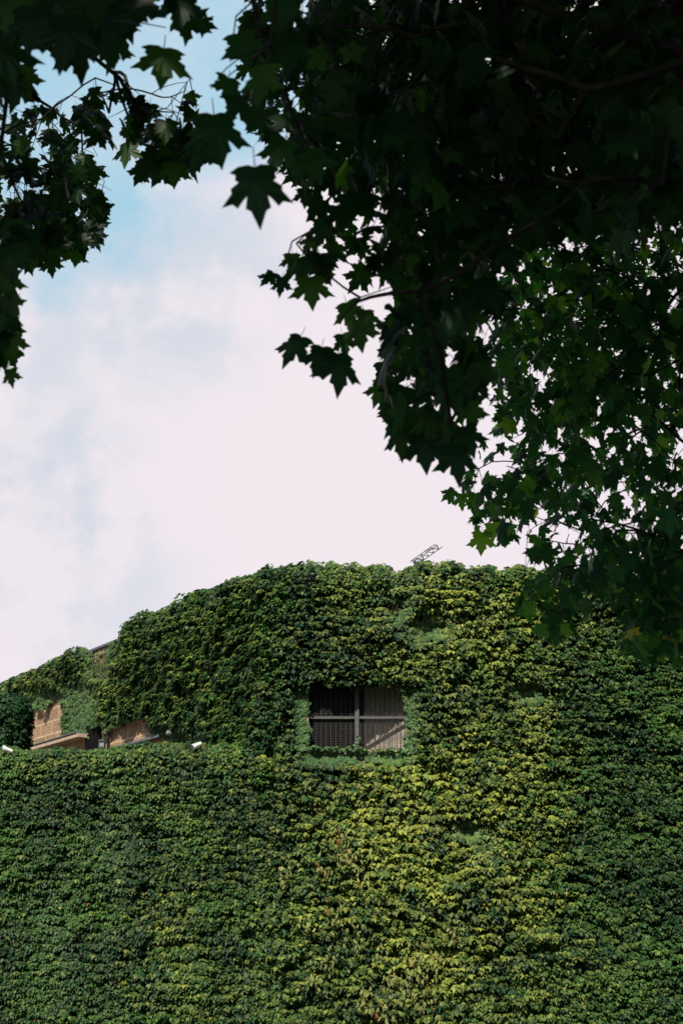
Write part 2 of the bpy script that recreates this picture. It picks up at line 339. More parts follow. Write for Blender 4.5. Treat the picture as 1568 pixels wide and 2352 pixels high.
# ------------------------------------------------------------------ ivy
UP = np.array([0, 0, 1.])
PAL = dict(deep=(.010, .038, .016), mid=(.042, .110, .022), yel=(.235, .265, .045), pale=(.085, .165, .065))
def pal(k): return np.array(PAL[k])
def clump_field(cl, u, s):                 # max of lopsided domes: rounded above, undercut below
    out = np.zeros(len(u))
    for i in range(0, len(u), 4000):
        du = (u[i:i+4000, None]-cl[:, 0])/cl[:, 2]; dv = (s[i:i+4000, None]-cl[:, 1])/cl[:, 3]
        dv = np.where(dv < 0, dv*1.7, dv*.8)
        h = cl[:, 4]*np.clip(1-du*du-dv*dv, 0, 1)**.6
        out[i:i+4000] = h.max(1)
    return out
def ivy(root, base, udir, nd, U, H, z0, n, coverf, yelf, ampf, thinf, sizef, R=.22, back=.5, topvar=.2, topf=None, dens_margin=220, fanf=1., inner_cell=.14, seed=0, ncl=9.0, shear=0.):
    """wall strip from base along udir (length U); s runs up the wall from z0 to H, over a rounded lip and back along the roof"""
    rg = np.random.default_rng(seed)
    S = (H-z0)+R*math.pi/2+back
    K = int(U*S*ncl); cs = rg.uniform(.08, .26, K)*(1+.5*(rg.random(K) < .12))
    cl = np.c_[rg.uniform(0, U, K), rg.uniform(0, S, K), cs*rg.uniform(.9, 1.7, K), cs*rg.uniform(.6, 1.0, K), cs*.85]
    def surf(u, s, h):
        zt = H+(fbm(u*1.1, u*0+3, seed+5)-.5)*topvar*2-R+(topf(u) if topf else 0)
        L1 = zt-z0; a = np.clip((s-L1)/R, 0, math.pi/2); ov = np.maximum(0, s-L1-R*math.pi/2)
        nv = nd[None]*np.cos(a)[:, None]+UP[None]*np.sin(a)[:, None]
        zz = z0+np.minimum(s, L1)
        c = base[None]+udir[None]*u[:, None]-nd[None]*(R*1.0+ov)[:, None]+nd[None]*(R*0.)
        p = c+UP[None]*zz[:, None]+nv*(R+h)[:, None]
        return p, nv
    def height(u, s):
        p, _ = surf(u, s, 0*u+.1); px, py, _d = proj(p)
        th = thinf(px, py, p); am = ampf(px, py, p)
        h = .06+am*(.50*clump_field(cl, u, s)+.34*np.clip(fbm(u*.8, s*1.1, seed+1, 3)-.25, 0, 1))+.08*vn(u*3.1, s*4.6, seed+2)+am*.24*np.clip(fbm(u*1.4, s*.28, seed+4, 2)-.3, 0, 1)
        return h*(1-.9*th)+.012, th
    # most leaves sit on short shoots: little arched fans, tiled downwards, with dark gaps under them
    ksh = 11; nsh = int(n*.80/ksh); nb = n-nsh*ksh
    su = rg.uniform(0, U, nsh); ss = rg.uniform(0, S, nsh); rw = .21; wv = .55*fbm(su*.9, ss*.35, seed+31, 3); ss = np.where(rg.random(nsh) < .8, np.clip(np.round((ss+wv)/rw)*rw-wv+rg.normal(0, .028, nsh), 0, S), ss); sw = rg.uniform(.07, .22, nsh)*fanf; sl_ = rg.uniform(.07, .23, nsh); sy = rg.normal(0, .22, nsh)
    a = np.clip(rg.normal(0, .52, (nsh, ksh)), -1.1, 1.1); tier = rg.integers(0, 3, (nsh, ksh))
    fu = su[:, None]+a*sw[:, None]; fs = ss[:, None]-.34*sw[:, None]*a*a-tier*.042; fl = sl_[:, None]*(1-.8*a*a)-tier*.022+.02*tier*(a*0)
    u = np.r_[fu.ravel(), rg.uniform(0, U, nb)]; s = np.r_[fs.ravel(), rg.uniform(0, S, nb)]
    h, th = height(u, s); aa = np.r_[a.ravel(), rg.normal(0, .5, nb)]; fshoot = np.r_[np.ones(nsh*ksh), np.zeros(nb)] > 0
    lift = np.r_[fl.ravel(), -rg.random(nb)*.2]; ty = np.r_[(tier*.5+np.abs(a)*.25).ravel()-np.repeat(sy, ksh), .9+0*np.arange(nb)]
    lift = lift*(1-th*.9)*np.where(lift > 0, np.clip(ampf(*proj(surf(u, s, 0*u)[0])[:2], None), .5, 1.3), 1)
    dep = np.maximum(0, -lift)
    p, nv = surf(u, s, np.maximum(.01, h+lift))
    px, py, d = proj(p)
    keep = coverf(px, py, p) > rg.random(n)
    keep &= ~((vn(u*1.5+7, s*2.6, seed+21) > .90) & (rg.random(n) < .65))
    off = (px < -dens_margin) | (px > 1568+dens_margin) | (py > 2352+dens_margin)
    keep &= ~(off & (rg.random(n) < .6))
    u, s, th, dep, p, nv, px, py, aa, ty, fshoot = [q_[keep] for q_ in (u, s, th, dep, p, nv, px, py, aa, ty, fshoot)]; n = len(u)
    # leaf pose
    rowt = np.clip(rg.normal(60, 11, n), 5, 95); rowt = np.radians(rowt*(1-th*.65))
    upish = nv[:, 2] > .6
    hz = nrm(nv*np.array([1, 1, 0])+nd[None]*.3)
    nor = hz*np.cos(rowt)[:, None]+UP*np.sin(rowt)[:, None]+nv*.35
    tip = hz*np.sin(rowt)[:, None]-UP*np.cos(rowt)[:, None]
    roll = np.radians(rg.normal(0, 13, n)-aa*26*(1-th*.5)); side = np.cross(nrm(nor), nrm(tip))
    tip = nrm(tip)*np.cos(roll)[:, None]+side*np.sin(roll)[:, None]
    nor = nrm(nor)+rg.normal(0, .13, (n, 3))
    size = sizef(px, py, p)*np.clip(rg.lognormal(-.02, .27, n), .45, 1.7)*(1-.42*th)
    # colour: species colour patches, younger yellow tips outside each clump also painting sunlit highlights
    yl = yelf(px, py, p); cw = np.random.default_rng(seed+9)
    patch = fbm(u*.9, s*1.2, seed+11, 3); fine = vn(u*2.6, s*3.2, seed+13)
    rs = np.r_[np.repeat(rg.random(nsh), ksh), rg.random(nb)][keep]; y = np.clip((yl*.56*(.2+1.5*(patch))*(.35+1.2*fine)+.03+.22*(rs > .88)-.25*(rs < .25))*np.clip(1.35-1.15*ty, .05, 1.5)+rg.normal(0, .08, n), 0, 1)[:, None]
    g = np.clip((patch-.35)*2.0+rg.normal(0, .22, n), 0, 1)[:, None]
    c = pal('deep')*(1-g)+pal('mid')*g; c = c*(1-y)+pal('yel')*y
    c = c*(1-th[:, None]*.8)+pal('pale')*th[:, None]*.8*rg.uniform(.7, 1.2, (n, 1))
    c *= rg.uniform(.7, 1.3, (n, 1)); red = rg.random(n) < .0002; c[red] = (.22, .06, .03)
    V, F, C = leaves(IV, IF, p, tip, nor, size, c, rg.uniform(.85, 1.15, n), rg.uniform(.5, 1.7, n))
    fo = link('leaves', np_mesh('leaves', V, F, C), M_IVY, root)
    # near-black sheet behind the leaves, painting in the shade of the gaps
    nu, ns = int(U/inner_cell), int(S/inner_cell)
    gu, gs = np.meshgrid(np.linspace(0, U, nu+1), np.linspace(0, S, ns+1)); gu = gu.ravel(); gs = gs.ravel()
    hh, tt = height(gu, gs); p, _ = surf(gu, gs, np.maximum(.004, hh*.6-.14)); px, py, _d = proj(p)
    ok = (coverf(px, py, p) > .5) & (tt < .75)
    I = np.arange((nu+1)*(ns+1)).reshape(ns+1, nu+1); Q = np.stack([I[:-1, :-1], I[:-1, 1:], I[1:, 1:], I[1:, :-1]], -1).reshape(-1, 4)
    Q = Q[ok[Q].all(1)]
    link('gap_shade_sheet', np_mesh('gap_shade_sheet', p, Q, smooth=True), M_GAP_SHADE, root)
    return surf, height
# front wall: full height right of the corner, lower to the left
def rect(px, py, x0, x1, y0, y1, s=8): 
    f = lambda t: 1/(1+np.exp(-t/s)); return f(px-x0)*f(x1-px)*f(py-y0)*f(y1-py)
def win_cut(px, py, p):
    wob = 14*(vn(px*.05, py*.05, 3)-.5)+10*(vn(px*.15, py*.15, 4)-.5)
    return inpoly(px+wob, py+wob*.6, [(712, 1566), (760, 1574), (820, 1572), (865, 1578), (925, 1570), (930, 1640), (932, 1717), (712, 1714), (706, 1640)])
def cover_front(px, py, p):
    c = np.ones(px.shape); c[win_cut(px, py, p)] = 0
    c[inpoly(px, py, [(955, 1352), (975, 1350), (978, 1368), (960, 1372)])] = .2
    c[inpoly(px, py, [(1175, 1566), (1240, 1560), (1235, 1574), (1180, 1578)])] = .25
    c[inpoly(px, py, [(1060, 1868), (1110, 1850), (1125, 1862), (1075, 1886)])] = .25
    return c
def thin_front(px, py, p):
    t = 1.0*rect(px, py, 686, 948, 1718, 1752, 5)
    t = np.maximum(t, rect(px, py, 672, 716, 1585, 1725, 6)); t = np.maximum(t, rect(px, py, 922, 955, 1575, 1730, 6))
    t = np.maximum(t, .95*gau(px, py, 985, 1440, 45, 26)); t = np.maximum(t, .8*gau(px, py, 915, 1400, 26, 30))
    t = np.maximum(t, gau(px, py, 1212, 1590, 30, 16)); t = np.maximum(t, gau(px, py, 1080, 1905, 32, 17))
    t = np.maximum(t, .6*gau(px, py, 1120, 1950, 22, 30)); t = np.maximum(t, .35*gau(px, py, 270, 1950, 30, 50)); t = np.maximum(t, .3*gau(px, py, 130, 2160, 30, 90))
    t = np.maximum(t, .7*gau(px, py, 940, 1310, 14, 14)*0)
    return np.clip(t, 0, 1)
def yel_front(px, py, p):  # yellow leaf patches, partly painting sun in the middle and tree shade at right
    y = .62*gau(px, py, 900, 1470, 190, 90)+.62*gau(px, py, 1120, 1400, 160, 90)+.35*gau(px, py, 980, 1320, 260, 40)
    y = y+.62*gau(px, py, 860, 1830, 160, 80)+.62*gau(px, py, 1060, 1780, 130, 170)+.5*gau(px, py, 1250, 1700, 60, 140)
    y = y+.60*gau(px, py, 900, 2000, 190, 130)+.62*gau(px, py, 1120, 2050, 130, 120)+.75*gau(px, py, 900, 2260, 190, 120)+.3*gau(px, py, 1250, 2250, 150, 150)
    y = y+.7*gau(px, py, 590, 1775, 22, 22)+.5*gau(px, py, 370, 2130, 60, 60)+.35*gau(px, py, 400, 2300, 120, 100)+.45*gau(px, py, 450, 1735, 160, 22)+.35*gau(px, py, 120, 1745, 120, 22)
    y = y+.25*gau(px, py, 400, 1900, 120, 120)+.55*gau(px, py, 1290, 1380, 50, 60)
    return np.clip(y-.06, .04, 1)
def amp_front(px, py, p):
    a = .72+.45*rect(px, py, 660, 1290, 1270, 2400, 80)-.2*rect(px, py, 700, 1150, 1720, 1900, 30)
    a = a+.10*gau(px, py, 820, 1540, 130, 15)+.25*gau(px, py, 990, 1360, 40, 20)
    return a*(1-.55*rect(px, py, 690, 955, 1525, 1735, 22))
def size_front(px, py, p):
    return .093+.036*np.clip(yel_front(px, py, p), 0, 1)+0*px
fi = empty('climbing_ivy', (3, YF-.1, 0), 'yellow green ivy covering the tall front wall around the barred window', 'ivy')
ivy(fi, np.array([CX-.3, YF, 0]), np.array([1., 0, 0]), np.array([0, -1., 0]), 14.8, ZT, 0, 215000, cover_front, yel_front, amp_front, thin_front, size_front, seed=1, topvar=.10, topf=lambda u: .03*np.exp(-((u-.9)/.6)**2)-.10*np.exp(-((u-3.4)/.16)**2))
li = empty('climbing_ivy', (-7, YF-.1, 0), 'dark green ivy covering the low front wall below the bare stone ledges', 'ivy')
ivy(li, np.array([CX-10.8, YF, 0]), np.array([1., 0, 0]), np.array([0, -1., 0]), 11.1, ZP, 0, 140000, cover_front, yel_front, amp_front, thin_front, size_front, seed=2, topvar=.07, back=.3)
# rounded growth over the corner
_nd = nrm(lw_n+np.array([0, -1., 0])); _ud = np.array([-_nd[1], _nd[0], 0.])
ivy(fi, C0-_ud*.35-_nd*.10, _ud, _nd, .7, ZT-.16, ZTER+.2, 8000, cover_front, yel_front, lambda x, y, p: .8+0*x, lambda x, y, p: 0*x, size_front, seed=6, topvar=.06)
# receding wall
def cover_left(px, py, p):
    c = np.ones(px.shape); w = 9*(vn(px*.06, py*.06, 8)-.5)+7*(vn(px*.2, py*.2, 9)-.5); x = px+w; y = py+w
    for poly in ([(50, 1632), (90, 1626), (138, 1604), (146, 1640), (140, 1660), (150, 1690), (200, 1682), (210, 1740), (50, 1740)],
                 [(243, 1680), (262, 1670), (300, 1656), (330, 1648), (342, 1680), (362, 1686), (395, 1704), (440, 1708), (450, 1740), (243, 1740)],
                 [(204, 1672), (238, 1662), (238, 1740), (204, 1740)]):
        c[inpoly(x, y, poly)] = 0
    top = inpoly(px, py, [(205, 1440), (268, 1440), (262, 1478), (250, 1500), (236, 1520), (212, 1520), (205, 1500)]); c[top] = .28
    c[inpoly(px, py, [(208, 1430), (276, 1430), (276, 1465), (208, 1494)])] = 0
    return c
def thin_left(px, py, p):
    t = rect(px, py, 145, 225, 1560, 1720, 10)
    t = np.maximum(t, rect(px, py, 205, 262, 1470, 1560, 7)); t = np.maximum(t, gau(px, py, 60, 1610, 60, 16)); t = np.maximum(t, gau(px, py, 120, 1600, 50, 14))
    t = np.maximum(t, .8*rect(px, py, 250, 360, 1650, 1700, 8)); t = np.maximum(t, .9*rect(px, py, 350, 480, 1672, 1730, 10)); return np.clip(t, 0, 1)
def yel_left(px, py, p):
    return np.clip(.34*gau(px, py, 100, 1560, 150, 40)+.35*gau(px, py, 70, 1610, 70, 20)+.28*gau(px, py, 260, 1620, 70, 40)+.24*gau(px, py, 400, 1500, 160, 70)+.2*gau(px, py, 560, 1360, 60, 40)+.10, 0, 1)
def amp_left(px, py, p): return .75+.2*(px > 270)-.15*(px < 210)+0*px
def size_left(px, py, p): return .128+0*px
_u0 = float(np.dot(on_lw(277, 1470)-C0, lw_dir))+.3
ri = empty('climbing_ivy', tuple(C0+lw_dir*8+lw_n*.1+UP*ZTER), 'dense green ivy on the receding left wall above exposed brown stone blocks', 'ivy')
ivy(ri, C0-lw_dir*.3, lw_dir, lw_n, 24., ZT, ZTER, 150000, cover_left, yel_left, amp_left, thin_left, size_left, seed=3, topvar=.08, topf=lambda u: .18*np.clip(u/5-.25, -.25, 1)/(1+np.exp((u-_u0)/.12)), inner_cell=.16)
exec_after = None
# ------------------------------------------------------------------ ivy-covered pier at far left
def pier():
    rg = np.random.default_rng(31); c = at(6, 1700, 37.0); top = float(at(6, 1602, 37.)[2]); rad = .56
    root = empty('ivy_covered_pier', (c[0], c[1], ZTER), 'rounded pier buried in dark ivy at the far left behind the low wall', 'ivy pier')
    Hh = top-ZTER
    def sf(a, t, off):                     # a around, t 0..1 from foot over dome to crown
        zc = np.clip(t/.72, 0, 1)*(Hh-rad*.75); e = np.clip((t-.72)/.28, 0, 1)*math.pi/2
        nr = np.stack([np.cos(a)*np.cos(e), np.sin(a)*np.cos(e), np.sin(e)], -1)
        rr_ = rad*(1+.10*np.sin(a*3+1)+.10*(vn(a*2, t*6, 5)-.5))
        p = np.stack([c[0]+0*a, c[1]+0*a, ZTER+zc], -1)+nr*(rr_+off)[:, None]*np.array([1, 1, .75]); return p, nr
    n = 9000; a = rg.uniform(0, 2*math.pi, n); t = rg.random(n); p, nr = sf(a, t, rg.uniform(-.12, .05, n)+.14*vn(a*4, t*9, 2))
    hz = nrm(nr*np.array([1, 1, 0])+1e-3); T = np.radians(rg.normal(46, 15, n))[:, None]
    nor = hz*np.cos(T)+UP*np.sin(T)+nr*.3+rg.normal(0, .2, (n, 3)); tip = hz*np.sin(T)-UP*np.cos(T)+rg.normal(0, .3, (n, 3))
    g = rg.random((n, 1))*.5; col = pal('deep')*(1-g)+pal('mid')*g
    V, F, C = leaves(IV, IF, p, tip, nor, rg.uniform(.10, .17, n), col*rg.uniform(.7, 1.2, (n, 1)))
    link('leaves', np_mesh('leaves', V, F, C), M_IVY, root)
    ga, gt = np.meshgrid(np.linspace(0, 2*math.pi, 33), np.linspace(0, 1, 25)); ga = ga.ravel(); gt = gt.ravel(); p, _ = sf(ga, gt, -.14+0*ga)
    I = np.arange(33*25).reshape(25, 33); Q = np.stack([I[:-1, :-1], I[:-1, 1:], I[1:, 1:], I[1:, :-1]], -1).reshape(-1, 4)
    link('gap_shade_sheet', np_mesh('gap_shade_sheet', p, Q, smooth=True), M_GAP_SHADE, root)  # near-black shell painting the shade between the pier's leaves
pier()
# ------------------------------------------------------------------ wilted bunches and hanging shoots
def wilted():
    rg = np.random.default_rng(41); O = []; T = []; Nn = []; S = []; C = []
    spots = [(790, 1950), (805, 1970), (830, 2040), (745, 1985), (780, 1930), (770, 2100), (1035, 2150), (815, 2150), (975, 2190), (985, 2240), (960, 2290), (1010, 2290), (905, 2250), (870, 2320), (940, 2210), (700, 2120), (760, 2190), (830, 2290), (990, 2340), (900, 2330), (730, 2250), (660, 2010)]
    for (x, y) in spots:
        c = at(x, y, YF-.66); k = rg.integers(8, 17)
        for _ in range(k):
            O.append(c+rg.normal(0, 1, 3)*np.array([.13, .04, .16])); t = np.array([rg.normal(0, .25), -.15, -1]); T.append(t)
            Nn.append(np.array([rg.normal(0, .6), -1, .15])); S.append(rg.uniform(.13, .2))
            C.append(np.array([(.27, .28, .10), (.19, .23, .07), (.27, .19, .07), (.22, .09, .04)][rg.choice(4, p=[.47, .42, .07, .04])])*rg.uniform(.7, 1.1))
    V, F, C = leaves(IV, IF, np.array(O), np.array(T), np.array(Nn), np.array(S), np.array(C), rg.uniform(.3, .55, len(O)), rg.uniform(.5, 2, len(O)))
    link('wilted_leaves', np_mesh('wilted_leaves', V, F, C), M_IVY, fi)
    # thin shoots over the window and up the mullion
    O = []; T = []; Nn = []; S = []; C = []; m = MB()
    for (x0, y0, x1, y1, Y) in ((806, 1566, 808, 1586, YF-.05), (838, 1562, 826, 1584, YF-.05), (905, 1568, 898, 1594, YF-.05), (918, 1568, 917, 1588, YF-.05), (822, 1722, 818, 1690, YG-.1), (765, 1568, 768, 1580, YF-.05), (868, 1570, 866, 1584, YF-.05)):
        a = at(x0, y0, Y); b = at(x1, y1, Y); m = MB(); m.tube(a, b, .004, .002, 5); m.build('shoot', M_STEM, fi)
        k = 16 if Y > YF else 9
        for i in range(k):
            f = (i+.5)/k; O.append(a+(b-a)*f+rg.normal(0, .012*(1+2*(Y > YF)), 3)); T.append(np.array([rg.normal(0, .5), -.4, -1])); Nn.append(np.array([rg.normal(0, .4), -1, .6])); S.append(rg.uniform(.035, .06)*(1.3 if Y > YF else 1)); C.append(pal('pale')*rg.uniform(.8, 1.4))
    V, F, C = leaves(IV, IF, np.array(O), np.array(T), np.array(Nn), np.array(S), np.array(C))
    link('shoot_leaves', np_mesh('shoot_leaves', V, F, C), M_IVY, fi)
    # bare tangled stems: on the receding wall's thin strip, and in the thin patch of the front
    m = MB()
    for i in range(30):
        p = on_lw(rg.uniform(196, 246), rg.uniform(1490, 1560), .08+rg.random()*.12)
        for k in range(5):
            q = p+lw_dir*rg.normal(0, .16)+UP*rg.normal(-.12, .12)+lw_n*rg.normal(0, .03); m.tube(p, q, .006, .005, 4, False); p = q
    m.build('stem', M_STEM, ri); m = MB()
    for i in range(26):
        p = at(rg.uniform(880, 985), rg.uniform(1345, 1400), YF-.12-rg.random()*.12)
        for k in range(5):
            q = p+np.array([rg.normal(0, .08), rg.normal(0, .02), rg.normal(-.08, .07)]); m.tube(p, q, .006, .005, 4, False); p = q
    m.build('stem', M_STEM, fi)
wilted()
# ------------------------------------------------------------------ fittings
def spot(px, py, Y, aim, label):
    p = at(px, py, Y); r = empty('floodlight', tuple(p), label, 'floodlight', 'white floodlights on the low wall'); a = nrm(np.array(aim, float))
    m = MB(); m.tube(p-a*.02, p+a*.12, .05, .08, 14); m.build('lamp_head', M_WHITE, r, smooth=False)
    m = MB(); m.tube(p+a*.121, p+a*.13, .07, .07, 14); m.build('lens', M_LENS, r)
    q = p-a*.13; m = MB(); m.tube(q, p-a*.021, .042, .052, 12); m.build('lamp_housing', M_WHITE, r)
    f = q+np.array([.22*np.sign(-a[0]), .05, -.32]); m = MB(); m.tube(f, q-np.array([0, 0, .04]), .016, .016, 8); m.build('arm', M_GREY, r)
    return r
spot(452, 1712, 34.75, (-.75, -.5, -.45), 'white floodlight on an arm at the right end of the exposed stone ledge')
spot(17, 1722, 34.75, (-.9, -.3, .25), 'white floodlight in front of the dark ivy covered pier at far left')
# lantern by the dark shade panel
p = at(234, 1719, 36.2); r = empty('wall_lantern', tuple(p), 'small grey box lantern beside the dark ivy shade', 'lantern')
m = MB(); m.box(p+UP*.03, (.075, .075, .02))
for sx in (-1, 1):
    for sy in (-1, 1): m.box(p+np.array([sx*.062, sy*.062, .115]), (.008, .008, .064))
m.build('cage', M_GREY, r); m = MB(); m.box(p+UP*.115, (.05, .05, .062)); m.build('glass', M_LENS, r)
m = MB(); m.box(p+UP*.192, (.085, .085, .012)); m.box(p+UP*.212, (.055, .055, .007)); m.build('cap', M_GREY, r)
m = MB(); m.tube(p+np.array([0, 0, .009]), np.array([p[0], p[1], ZTER]), .02, n=8); m.build('post', M_GREY, r)
a = on_lw(250, 1680, .05); m = MB(); m.tube((a[0], a[1], ZTER), a, .028, n=8)
o = m.build('drain_pipe', M_GREY); tag(o, 'thin grey upright pipe against the brown stone right of the lantern', 'pipe')
p = on_lw(391, 1683, .34); r = empty('bulkhead_light', tuple(p), 'round pale bulkhead light half sunk in ivy on the receding wall', 'wall light')
m = MB(); m.tube(p-lw_n*.3, p+lw_n*.03, .09, .09, 16); m.build('housing', M_GREY, r); m = MB(); m.tube(p+lw_n*.031, p+lw_n*.10, .08, .05, 16); m.build('diffuser', M_LENS, r)
# ------------------------------------------------------------------ lattice mast lying above the roof
def lattice():
    Y = 46.0; a = at(952, 1290, Y); b = at(1003, 1254, Y); root = empty('lattice_mast', (a[0], Y, ZT), 'dark steel lattice boom leaning up behind the roof edge', 'lattice mast')
    d = nrm(b-a); L_ = np.linalg.norm(b-a); v = nrm(np.cross(d, [0, 1, 0])); v = v if v[2] > 0 else -v; w = np.cross(d, v)
    hgt = .11; corners = [(+hgt, -.1), (0, .12), (-hgt, -.1)]
    for cv, cw in corners:
        m = MB(); m.tube(a-d*.1+v*cv+w*cw, b+d*(.16 if cv < 0 else 0)+v*cv+w*cw, .014, n=6); m.build('chord', M_LATT, root)
    k = 5; seg = (L_+.1)/k
    for i in range(k):
        s0 = a-d*.1+d*seg*i; s1 = s0+d*seg
        for (c0, c1) in ((corners[0], corners[1]), (corners[1], corners[2]), (corners[0], corners[2]))[i % 3:i % 3+2]:
            m = MB(); m.tube(s0+v*c0[0]+w*c0[1], s1+v*c1[0]+w*c1[1], .014, n=5); m.build('brace', M_LATT, root)
            m = MB(); m.tube(s1+v*c0[0]+w*c0[1], s1+v*c1[0]+w*c1[1], .012, n=5); m.build('brace', M_LATT, root)
    p = a+d*.02; m = MB(); m.tube((p[0], p[1], ZT), p, .05, n=8); m.build('post', M_LATT, root)
lattice()
# ------------------------------------------------------------------ plane trees
def tubes(segs, n=5):
    P = np.array([s[0] for s in segs]); Q = np.array([s[1] for s in segs]); r0 = np.array([s[2] for s in segs]); r1 = np.array([s[3] for s in segs])
    d = nrm(Q-P); ref = np.where(np.abs(d[:, 2:]) < .9, np.array([[0, 0, 1.]]), np.array([[1., 0, 0]])); a = nrm(np.cross(d, ref)); b = np.cross(d, a)
    t = np.linspace(0, 2*math.pi, n, endpoint=False); ring = np.cos(t)[None, :, None]*a[:, None]+np.sin(t)[None, :, None]*b[:, None]
    V = np.concatenate([P[:, None]+ring*r0[:, None, None], Q[:, None]+ring*r1[:, None, None]], 1)
    F = np.array([(k, (k+1) % n, n+(k+1) % n, n+k) for k in range(n)])
    return V.reshape(-1, 3), (F[None]+(np.arange(len(segs))*2*n)[:, None, None]).reshape(-1, 4)
GREENS = [((.012, .048, .022), .45), ((.020, .070, .026), .33), ((.045, .12, .03), .15), ((.10, .19, .035), .07), ((.30, .26, .03), .005), ((.22, .06, .02), .0006)]
def tree(label, trunk, limbs, regions, holes, singles, off, seed, bright=1.0):  # bright: leaf colour raised to paint sunlit leaves, lowered to paint shade
    """trunk: base point and fork point; limbs: polylines; regions: (polygon, near, far, twigs, leaf size); singles: hand-set leaves; off: ellipsoids of crown beyond the frame"""
    rg = np.random.default_rng(seed); root = empty('plane_tree', trunk[0], label, 'tree', 'plane trees around the viewpoint')
    O = []; T = []; Nn = []; S = []; bases = []; twseg = []
    gs = GREENS if bright > 1 else GREENS[:3]; pc = np.array([g[1] for g in gs]); pc /= pc.sum()
    def okpix(p, poly):
        x, y, d = proj(p)
        if not inpoly(np.array([x]), np.array([y]), poly)[0]: return False
        for (hx, hy, ha, hb) in holes:
            if ((x-hx)/ha)**2+((y-hy)/hb)**2 < 1: return False
        return True
    for (poly, d0, d1, nt_, ls) in regions:
        xs = [q[0] for q in poly]; ys = [q[1] for q in poly]; k = 0; tries = 0
        while k < nt_ and tries < nt_*12:
            tries += 1; x = rg.uniform(min(xs), max(xs)); y = rg.uniform(min(ys), max(ys)); Y = rg.uniform(d0, d1)
            if not inpoly(np.array([x]), np.array([y]), poly)[0]: continue
            k += 1; last = 0; p = at(x, y, Y)+np.array([0, 0, .15]); d = nrm(np.array([rg.normal(0, .6), rg.normal(0, .6), -.7])); ln = rg.uniform(.35, .75); m = rg.integers(5, 9)
            got = 0
            for j in range(m):
                f = (j+1)/m; c = p+d*ln*f+UP*(-.15*f*f); az = rg.uniform(0, 2*math.pi); out = np.array([math.cos(az), math.sin(az), 0])
                tip = nrm(out*rg.uniform(.2, .9)+np.array([0, 0, -1.])*rg.uniform(.4, 1.1)); s = ls*rg.uniform(.65, 1.2)
                q = c+tip*s*.42
                if not okpix(q+tip*s*.45, poly): continue
                got += 1; last = f; O.append(q); T.append(tip); az2 = rg.uniform(0, 2*math.pi)
                Nn.append(nrm(np.array([math.cos(az2)*.7, -.45+math.sin(az2)*.55, rg.uniform(.1, .9)]))); S.append(s)
            if got >= 2: bases.append(p); twseg.append((p, p+d*ln*last*.9, .0035, .0015))
    for (x, y, w, Y, ang) in singles:      # w = leaf width in photograph pixels at distance Y; ang = lean of the tip from straight down
        s = w*Y/FPX/1.08; a = math.radians(ang); tip = nrm(np.array([math.sin(a), -.12, -math.cos(a)])); c = at(x, y, Y)
        O.append(c-tip*s*.45); T.append(tip); Nn.append(nrm(np.array([rg.normal(0, .25), -1, .25+rg.normal(0, .15)]))); S.append(s); 
        b = c-tip*s*.9+np.array([0, .02, .03]); bases.append(b)
    n_in = len(O); O = np.array(O); T = np.array(T); Nn = np.array(Nn); S = np.array(S)
    col = np.array([gs[i][0] for i in rg.choice(len(gs), n_in, p=pc)])*rg.uniform(.7, 1.25, (n_in, 1))*bright
    ns_ = len(singles); col[n_in-ns_:] = np.array([gs[i][0] for i in rg.choice(4 if bright > 1 else 3, ns_)])*bright if ns_ else 0
    V, F, C = leaves(PV, PF, O, T, Nn, S, col, rg.uniform(.8, 1.08, n_in), rg.uniform(.2, 2., n_in))
    # unseen crown beyond the frame, its extent and density set to shade the leaves
    for (c, rad, cnt, ls) in off:
        u = nrm(rg.normal(0, 1, (cnt, 3)))*rg.random((cnt, 1))**(1/2.4); p = np.array(c)+u*np.array(rad)
        x, y, d = proj(p); vis = (d > 0) & (x > -60) & (x < 1628) & (y > -70) & (y < 2400)
        dist = np.linalg.norm(p-np.array([0, 0, CZ]), axis=1); p = p[~vis & (dist > 3.0) & (p[:, 2] > 3.4)]; k = len(p)
        t = np.c_[rg.normal(0, .6, (k, 2)), -rg.uniform(.3, 1, k)]; nn = np.c_[rg.normal(0, .6, (k, 2)), rg.uniform(.3, 1.2, k)]
        cc = np.array([gs[i][0] for i in rg.choice(len(gs), k, p=pc)])*rg.uniform(.7, 1.25, (k, 1))
        v, f, c2 = leaves(PV[:nP+1:2][:0] if False else IV*np.array([1.2, 1, 1]), IF, p, t, nn, ls*rg.uniform(.7, 1.2, k), cc)
        F = np.vstack([F, f+len(V)]); V = np.vstack([V, v]); C = np.vstack([C, c2])
        sub = p[rg.choice(k, min(k, 110), replace=False)]; bases += list(sub)
    link('crown', np_mesh('crown', V, F, C), M_PLANE, root)
    # branches: every twig grows from the nearest wood nearer the fork
    fork = np.array(trunk[1]); nodes = [fork]; par = [-1]
    for lb in limbs:
        prev = 0; 
        for q in lb: nodes.append(np.array(q, float)); par.append(prev); prev = len(nodes)-1
    nl = len(nodes); bases = [np.array(b) for b in bases]; bases.sort(key=lambda b: np.linalg.norm(b-fork))
    arr = np.zeros((nl+len(bases), 3)); arr[:nl] = nodes
    for i, b in enumerate(bases):
        k = nl+i; dd = np.linalg.norm(arr[:k]-b, axis=1)+.5*np.linalg.norm(arr[:k]-fork, axis=1)+.6*np.maximum(0, b[2]-arr[:k, 2])*0
        par.append(int(np.argmin(dd))); arr[k] = b
    cnt = np.ones(len(arr))
    for k in range(len(arr)-1, 0, -1): cnt[par[k]] += cnt[k] if par[k] < k else 0
    rad = np.clip(.0022*cnt**.55, .0022, .03); rad[:nl] = np.maximum(rad[:nl], .008)
    segs = []; drop = set(); dk = set()
